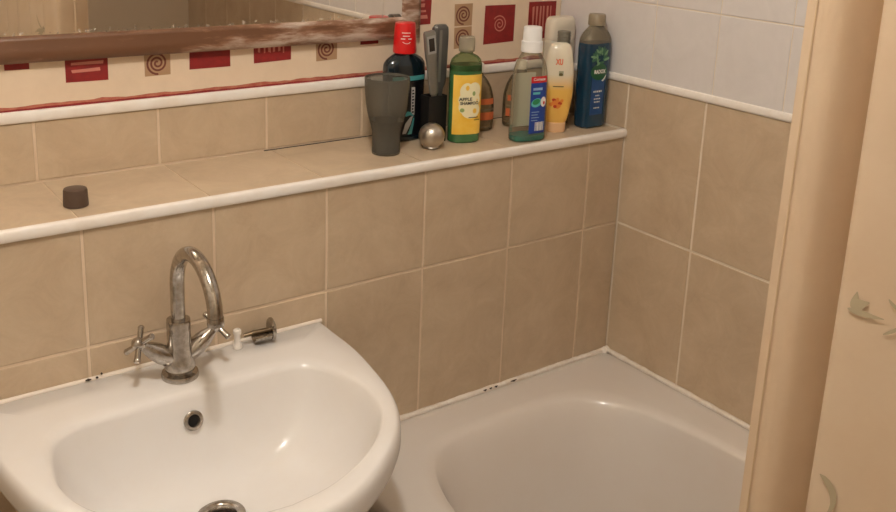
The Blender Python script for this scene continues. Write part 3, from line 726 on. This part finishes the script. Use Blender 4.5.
for r_, z in prc:
    rs.append([((r_ - (0.0005 if (j % 2 and .177 < z < .222) else 0)) * math.cos(2 * math.pi * j / 72), (r_ - (0.0005 if (j % 2 and .177 < z < .222) else 0)) * math.sin(2 * math.pi * j / 72), z) for j in range(72)])
mb.rings(rs, 0, True); mb.build('cap', mat('white cap plastic', (240, 238, 236), 0.35), t)
mb = MB(); b.rect(mb, -0.0270, 0.0255, 0.022, 0.130, 0, 0.0004, 14, 10, back=True); mb.build('back_label', mat('white paper label', (240, 240, 238), 0.5), t)
mb = MB(); M_blue = mat('blue label', (28, 66, 150), 0.35, noise=((20, 44, 116), 20, 0.6)); M_lred = mat('red banner', (206, 36, 40), 0.4)
b.rect(mb, -0.0110, 0.0265, 0.018, 0.128, 0, 0.0004, 12, 10)
b.rect(mb, -0.0110, 0.0265, 0.118, 0.1305, 1, 0.0008, 12, 2)
b.text(mb, 'Colgate', 0.0070, 0.1243, 0.027, 2, 0.0013, height=0.0072, bold=0.02)
b.rect(mb, -0.006, 0.015, 0.1035, 0.1085, 3, 0.0010, 6, 1); b.rect(mb, -0.006, 0.010, 0.0955, 0.1000, 4, 0.0010, 6, 1)
b.ell(mb, 0.003, 0.079, 0.0120, 0.0085, 4, 0.0010, 0.3); b.ell(mb, 0.002, 0.081, 0.0085, 0.0055, 5, 0.0013, 0.3)
b.ell(mb, 0.0185, 0.080, 0.0065, 0.010, 2, 0.0012); b.ell(mb, 0.0195, 0.078, 0.0022, 0.0035, 1, 0.0016)
for k in range(4): b.rect(mb, -0.007, 0.010 - 0.003 * (k % 2), 0.0600 - 0.0055 * k, 0.0613 - 0.0055 * k, 3, 0.0010, 6, 1)
for k in range(8): b.rect(mb, 0.0020 + 0.0026 * k, 0.0033 + 0.0026 * k + 0.0004 * (k % 3), 0.023, 0.0405, 2, 0.0010, 1, 4)
mb.build('label', [M_blue, M_lred, M_wh, mat('light blue print', (150, 180, 214), 0.45), mat('aqua print', (96, 190, 190), 0.45), mat('green print', (42, 138, 84), 0.45)], t)

# --- sun cream: cream to yellow, standing on its cap
t = thing('lotion_bottle', 'yellow and white lotion bottle with orange print standing on its cap', 'bottle', (-0.1345, 0.066, ZL), R(-34))
b = Bottle([(0.020, .0190, .0140, 2.3), (0.024, .0212, .0150, 2.3), (0.05, .0268, .0180, 2.3), (0.085, .0305, .0195, 2.3), (0.12, .0298, .0190, 2.3), (0.15, .0270, .0160, 2.3), (0.170, .0235, .0120, 2.3), (0.179, .0190, .0080, 2.2), (0.1825, .0125, .0035, 2.1)])
def lotion_mat():
    m = mat('lotion plastic', (240, 190, 90), 0.35, coat=0.2, sss=0.15); nt = m.node_tree; bs = nt.nodes['Principled BSDF']
    tc = nt.nodes.new('ShaderNodeTexCoord'); sp = nt.nodes.new('ShaderNodeSeparateXYZ'); rp = nt.nodes.new('ShaderNodeValToRGB'); mr = nt.nodes.new('ShaderNodeMapRange')
    mr.inputs[1].default_value = 0.02; mr.inputs[2].default_value = 0.182
    rp.color_ramp.elements[0].position = 0.0; rp.color_ramp.elements[0].color = srgb((240, 190, 96)); rp.color_ramp.elements[1].position = 0.62; rp.color_ramp.elements[1].color = srgb((226, 216, 194))
    e_ = rp.color_ramp.elements.new(0.42); e_.color = srgb((240, 192, 96))
    nt.links.new(tc.outputs['Object'], sp.inputs[0]); nt.links.new(sp.outputs[2], mr.inputs[0]); nt.links.new(mr.outputs[0], rp.inputs[0]); nt.links.new(rp.outputs[0], bs.inputs['Base Color'])
    return m
mb = MB(); b.shell(mb, n=50); mb.build('bottle_body', lotion_mat(), t)
cbt = Bottle([(0, .0185, .0135, 2.4), (0.002, .0198, .0145, 2.4), (0.0195, .0200, .0148, 2.4), (0.0205, .0192, .0142, 2.4)])
mb = MB(); cbt.shell(mb, n=8); mb.build('cap', mat('pale orange cap', (226, 184, 140), 0.4), t)
M_orr = mat('orange red print', (222, 104, 52), 0.45)
mb = MB(); b.text(mb, 'XU', -0.003, 0.146, 0.014, 0, 0.0010, height=0.012, bold=0.04); mb.build('logo_print', M_orr, t)
mb = MB(); b.rect(mb, -0.003, 0.006, 0.118, 0.128, 1, 0.0008, 3, 3); b.ell(mb, 0.001, 0.121, 0.004, 0.003, 0, 0.0012); mb.build('badge_print', [mat('olive dark print', (104, 92, 52), 0.5), mat('grey green print', (160, 160, 130), 0.5)], t)
mb = MB(); b.rect(mb, -0.013, 0.008, 0.0955, 0.0975, 0, 0.0008, 6, 1); mb.build('line_print', mat('olive dark print', (104, 92, 52)), t)
mb = MB(); b.ell(mb, -0.003, 0.062, 0.011, 0.0065, 0, 0.0007)
for k in range(9):
    a = k * 0.7; b.ell(mb, -0.003 + 0.012 * math.cos(a) * (0.5 + 0.5 * (k % 2)), 0.062 + 0.008 * math.sin(a), 0.0040, 0.0032, 0 if k % 3 else 1, 0.0009, k)
mb.build('fruit_print', [mat('amber print', (232, 140, 60), 0.45), mat('deep red print', (196, 58, 36), 0.45)], t)

# --- grey-necked bottle
t = thing('clear_bottle', 'grey-necked see-through bottle wedged between the yellow lotion and blue shower gel', 'bottle', (-0.0825, 0.1125, ZL))
b = Bottle([(0, .017, .015, 2.2), (0.003, .0200, .0185, 2.2), (0.08, .0205, .0190, 2.2), (0.135, .0205, .0190, 2.2), (0.152, .0180, .0170, 2.1), (0.160, .0130, .0125, 2), (0.168, .0120, .0120, 2)])
mb = MB(); b.shell(mb); mb.build('bottle_body', clear_mat('grey clear plastic', (196, 190, 176), 0.3, (168, 160, 146), 0.1, 0.7), t)
mb = MB(); b.rect(mb, -0.0185, 0.0185, 0.105, 0.122, 0, 0.0004, 12, 3); b.rect(mb, -0.0185, 0.0185, 0.088, 0.105, 3, 0.0004, 12, 3); b.rect(mb, -0.0185, 0.0185, 0.070, 0.088, 1, 0.0004, 12, 3); b.rect(mb, -0.0185, 0.0185, 0.03, 0.070, 2, 0.0004, 12, 3)
mb.build('label', [mat('amber label', (226, 176, 70), 0.45), mat('indigo print', (60, 52, 96), 0.45), mat('ochre label', (206, 160, 84), 0.5), mat('pale label', (216, 206, 186), 0.5)], t)
mb = MB(); prc = []
for k in range(5): prc += [(0.0128, .164 + .0065 * k), (0.0136, .1655 + .0065 * k), (0.0136, .1685 + .0065 * k), (0.0128, .170 + .0065 * k)]
prc += [(0.0110, .1965), (0.006, .1975)]
mb.lathe(prc, 36); mb.build('cap', mat('grey ribbed plastic', (120, 114, 100), 0.4), t)

# --- white bottle at the back
t = thing('conditioner_bottle', 'tall off-white bottle at the back with broad white cap', 'bottle', (-0.0655, 0.160, ZL), R(0))
t.location.x = -0.050
b = Bottle([(0, .031, .016, 3), (0.004, .0345, .0190, 3), (0.09, .0350, .0195, 3), (0.165, .0350, .0195, 3), (0.170, .0335, .0185, 3)])
mb = MB(); b.shell(mb); mb.build('bottle_body', mat('off-white plastic', (212, 202, 182), 0.35, sss=0.1), t)
b2 = Bottle([(0.1705, .0340, .0190, 3), (0.173, .0350, .0196, 3), (0.200, .0348, .0195, 3), (0.2135, .0330, .0180, 3), (0.2185, .0290, .0150, 2.8)])
mb = MB(); b2.shell(mb); mb.build('cap', mat('ivory cap plastic', (226, 214, 194), 0.3, coat=0.2), t)

# --- blue shower gel
t = thing('shower_gel_bottle', 'tall dark blue shower gel bottle against the right wall', 'bottle', (-0.0405, 0.0635, ZL))
b = Bottle([(0, .029, .0165, 3.4), (0.004, .0328, .0200, 3.6), (0.03, .0335, .0205, 3.6), (0.10, .0350, .0210, 3.6), (0.165, .0352, .0212, 3.6), (0.182, .0345, .0208, 3.4), (0.196, .0295, .0185, 2.9), (0.205, .0215, .0160, 2.4), (0.211, .0150, .0140, 2.1), (0.215, .0140, .0135, 2)])
mb = MB(); b.shell(mb, 0.1775); mb.build('bottle_body', clear_mat('clear gel plastic', (214, 206, 188), 0.28, (182, 172, 152), 0.08, 0.7), t)
mb = MB(); b.shell(mb, 0, 0.1775); mb.build('shower_gel', mat('dark blue gel', (8, 54, 78), 0.14, coat=0.5), t)
mb = MB(); mb.lathe([(0.0165, .2125), (0.0178, .2135), (0.0176, .232), (0.0160, .2355), (0.012, .236)], 40); mb.build('cap', mat('taupe cap', (150, 136, 112), 0.4, noise=((120, 106, 86), 70, 0.5)), t)
mb = MB(); M_lf = mat('leaf green print', (40, 96, 70), 0.45); M_dg = mat('deep green print', (16, 82, 46), 0.4); M_nb = mat('blue print', (28, 76, 132), 0.4, noise=((16, 50, 96), 40, 0.6)); M_pl = mat('pale leaf print', (120, 160, 120), 0.45)
_pt = b.pt
b.pt = lambda x, z, off=0.0005, back=False: _pt(x * 0.92 - 0.004, z + 0.005, off, back)
b.rect(mb, -0.0190, 0.0190, 0.024, 0.112, 2, 0.0004, 12, 10)
b.ell(mb, 0.0, 0.1145, 0.0235, 0.0175, 1, 0.0007)
for k in range(16):
    a = R(200 - 13.7 * k); r1 = 0.018 + 0.006 * random.random()
    b.ell(mb, r1 * 0.8 * math.cos(a), 0.138 + r1 * abs(math.sin(a)) * 1.0, 0.0085, 0.0028, 0 if k % 3 else 3, 0.0010 + 0.00005 * k, a + 0.3)
for k in range(9): b.ell(mb, random.uniform(-.013, .013), 0.128 + random.random() * 0.030, 0.0060, 0.0024, 3 if k % 2 else 0, 0.0022 + 0.00005 * k, random.uniform(0, 3))
b.text(mb, 'RADOX', 0.0, 0.1155, 0.031, 4, 0.0030, height=0.0085, bold=0.04)
for zz_, ww in ((0.0735, 0.026), (0.0655, 0.013), (0.0585, 0.020), (0.0520, 0.018), (0.0395, 0.018)):
    n_ = max(3, int(ww / 0.0045))
    for k in range(n_):
        x_ = -ww / 2 + ww * k / n_; b.rect(mb, x_, x_ + ww / n_ * 0.7, zz_ - 0.0018, zz_ + (0.0020 if ww > .02 else 0.0008), 4, 0.0010, 1, 1)
b.poly(mb, [(0.006, 0.096), (0.012, 0.100), (0.019, 0.108), (0.017, 0.100), (0.011, 0.094)], 4, 0.0024)
mb.build('label', [M_lf, M_dg, M_nb, M_pl, M_wh], t)

# --- small cap on the ledge
mb = MB(); rs = []
for r_, z in ((0.0165, 0.0), (0.0182, 0.0010), (0.0184, 0.003), (0.0176, 0.0245), (0.0166, 0.0268), (0.0135, 0.0274)):
    rs.append([((r_ - (0.0004 if (j % 2 and .002 < z < .025) else 0)) * math.cos(2 * math.pi * j / 80), (r_ - (0.0004 if (j % 2 and .002 < z < .025) else 0)) * math.sin(2 * math.pi * j / 80), z) for j in range(80)])
mb.rings(rs, 0, True); o = mb.build('bottle_cap', mat('dark brown plastic', (84, 66, 54), 0.4, noise=((70, 54, 44), 70, 0.5)), loc=(-1.1, 0.068, ZL)); tag(o, 'small dark brown bottle cap alone on the left of the ledge', 'cap')

# ------------------------------------------------------------------ shower curtain and rail
A = Vector((-0.745, -0.866)); dv = Vector((0.836, 0.549)).normalized(); lv = Vector((0.549, -0.836))
P = [Vector((-0.745 + a, b_)) for a, b_ in ((0, -.866), (0, -.873), (.0005, -.880), (.001, -.888), (.003, -.896), (.0075, -.903), (.0135, -.909), (.0200, -.914), (.0225, -.922),
     (.016, -.932), (0, -.938), (-.015, -.941), (-.024, -.946), (-.027, -.954), (-.0255, -.97), (-.020, -.99), (-.014, -1.01), (-.010, -1.035), (-.010, -1.06), (-.013, -1.08))]
last = P[-1]
for k in range(1, 19):
    P.append(Vector((-0.750 - 0.020 * math.sin(0.4 + k * 1.25), last.y - 0.030 * k)))
P += [Vector((-0.735, -1.645)), Vector((-0.728, -1.665)), Vector((-0.755, -1.685)), Vector((-0.775, -1.72)), Vector((-0.765, -1.76)), Vector((-0.745, -1.80)), Vector((-0.760, -1.85))]
C2 = catmull([tuple(p) for p in P], 6)
s_ = [0.0]
for a, b_ in zip(C2, C2[1:]): s_.append(s_[-1] + float(np.linalg.norm(b_ - a)))
zc0, zc1 = 0.30, 1.986; NZ = 34
def cur(s, z, off=0.0):
    s = min(max(s, 0), s_[-1] - 1e-6); i = int(np.searchsorted(s_, s, side='right') - 1); t_ = (s - s_[i]) / (s_[i + 1] - s_[i])
    p = C2[i] * (1 - t_) + C2[i + 1] * t_; tg = C2[i + 1] - C2[i]; tg = tg / np.linalg.norm(tg); n_ = np.array((-tg[1], tg[0])) * -1
    swell = 1 + 1.1 * min(1, max(0, (z - 0.62) / 0.2)) if p[0] > -0.745 and p[1] > -1.1 else 1   # folds open out above the bath rim
    return (-0.745 + (p[0] + 0.745) * swell + n_[0] * off + 0.0015 * math.sin(z * 5 + s * 9), p[1] + n_[1] * off, z)
mb = MB(); vs = [cur(s, zc0 + (zc1 - zc0) * j / NZ) for j in range(NZ + 1) for s in s_]; n = len(s_)
mb.add(vs, [(j * n + i, j * n + i + 1, (j + 1) * n + i + 1, (j + 1) * n + i) for j in range(NZ) for i in range(n - 1)], 0, True)
def hem_seam(s0, s1, off):
    vs = [cur(s, zc0 + (zc1 - zc0) * j / NZ, off) for j in range(NZ + 1) for s in (s0, (s0 + s1) / 2, s1)]
    mb.add(vs, [(j * 3 + i, j * 3 + i + 1, (j + 1) * 3 + i + 1, (j + 1) * 3 + i) for j in range(NZ) for i in (0, 1)], 2, True)
def leaf(s0, z0_, ang, L, W, bend=0.3, mi=1):
    vs = []; K = 10
    for k in range(K + 1):
        t_ = k / K; a = ang + bend * t_; w_ = W * math.sin(math.pi * min(1, t_ ** 0.7 * 1.0)) * (1 - 0.3 * t_) + 0.0004
        cs, cz = s0 + L * t_ * math.cos(a), z0_ + L * t_ * math.sin(a)
        vs += [cur(cs - w_ * math.sin(a), cz + w_ * math.cos(a), CO), cur(cs + w_ * math.sin(a), cz - w_ * math.cos(a), CO)]
    mb.add(vs, [(2 * k, 2 * k + 1, 2 * k + 3, 2 * k + 2) for k in range(K)], mi, True)
CO = 0.0016
hem_seam(0.0085, 0.0098, 0.0012)
def sprig(s0, z0_, sc_=1.0, a0=0.0):
    for a, L, W, bd in ((-0.1, .05, .0016, .3), (1.1, .026, .0062, .5), (-0.9, .030, .0052, -.4), (2.4, .026, .0066, .4), (0.4, .020, .0012, .8), (-2.0, .024, .0050, .4)):
        leaf(s0, z0_, a + a0, L * sc_, W * sc_, bd)
SB = 0.11   # arc length where the big fold begins
for s0, z0_, a in ((SB + 0.165, 1.53, 0.2), (SB + 0.25, 0.78, 0.5), (SB + 0.30, 1.08, 1.0), (SB + 0.42, 1.30, 2.0), (SB + 0.09, 0.62, 0.0), (SB + 0.5, 0.9, 0.3), (0.30, 1.72, 0.7)):
    sprig(s0, z0_, 1.0, a)
M_cur = mat('cream curtain fabric', (216, 196, 170), 0.6, noise=((202, 176, 146), 7, 0.7), bump=(160, 0.1))
nt = M_cur.node_tree
_o = nt.nodes['Material Output']; _b = nt.nodes['Principled BSDF']; _t = nt.nodes.new('ShaderNodeBsdfTranslucent'); _t.inputs[0].default_value = srgb((220, 190, 155)); _m = nt.nodes.new('ShaderNodeMixShader'); _m.inputs[0].default_value = 0.22
nt.links.new(_b.outputs[0], _m.inputs[1]); nt.links.new(_t.outputs[0], _m.inputs[2]); nt.links.new(_m.outputs[0], _o.inputs['Surface'])
# motifs seen near the right edge of the photo, given by place on the fabric
def spot(x, y, z):   # nearest arc length to a plan point
    d2 = [(c[0] - x) ** 2 + (c[1] - y) ** 2 for c in C2]; return s_[int(np.argmin(d2))]
sA = spot(-0.7700, -0.972, 1.19); 
leaf(sA - 0.017, 1.2105, -0.05, 0.028, 0.0026, 0.05); leaf(sA - 0.013, 1.213, 1.35, 0.014, 0.0030, 0.1); leaf(sA - 0.015, 1.213, 0.62, 0.016, 0.0050, -0.1)
leaf(sA + 0.012, 1.198, 0.55, 0.030, 0.0012, 0.3); leaf(sA + 0.012, 1.228, -0.9, 0.024, 0.0012, 0.5)
sB = spot(-0.7700, -0.966, 0.98)
leaf(sB - 0.012, 1.058, -0.25, 0.042, 0.0034, -1.2); leaf(sB + 0.02, 1.03, -1.35, 0.03, 0.004, 0.0)
curtain = mb.build('shower_curtain', [M_cur, mat('faded green leaf print', (172, 158, 130), 0.6), mat('hem stitching', (196, 170, 138), 0.7)], auto=False)
tag(curtain, 'cream shower curtain with faint leaf sprigs hanging at the right of the photo', 'curtain')
t = thing('shower_rail', 'chrome shower curtain rail above the outer edge of the bath', 'rail', (-0.748, -0.87, 2.0005))
mb = MB(); mb.tube([(0, 1.084, 0), (0, -1.078, 0)], 0.0125, 20); mb.build('rod', M_chrome2, t)
for yy in (1.080, -1.076):
    mb = MB(); mb.lathe([(0.03, -0.005), (0.03, 0.003), (0.014, 0.006)], 24, (0, yy, 0), (0, -1 if yy > 0 else 1, 0)); mb.build('end_flange', M_chrome2, t)

# ------------------------------------------------------------------ ceiling lamp (the room's only light)
t = thing('ceiling_light', 'round white globe lamp fixed to the ceiling', 'lamp', (LAMP_POS[0], LAMP_POS[1], ZC))
mb = MB(); mb.lathe([(0.06, -0.012), (0.062, -0.010), (0.062, 0.0)], 40); mb.build('lamp_base', mat('white lamp base', (230, 226, 218), 0.4), t)
m = bpy.data.materials.new('lit globe'); m.use_nodes = True; nt = m.node_tree; nt.nodes.remove(nt.nodes['Principled BSDF'])
e = nt.nodes.new('ShaderNodeEmission'); e.inputs[0].default_value = LAMP_COLOR + (1,); e.inputs[1].default_value = LAMP_STRENGTH
nt.links.new(e.outputs[0], nt.nodes['Material Output'].inputs['Surface'])
mb = MB(); mb.lathe([(0.001, -0.114)] + [(0.050 * math.cos(a), -0.064 + 0.050 * math.sin(a)) for a in [R(x) for x in range(-80, 81, 10)]] + [(0.02, -0.013)], 32); mb.build('lamp_globe', m, t)
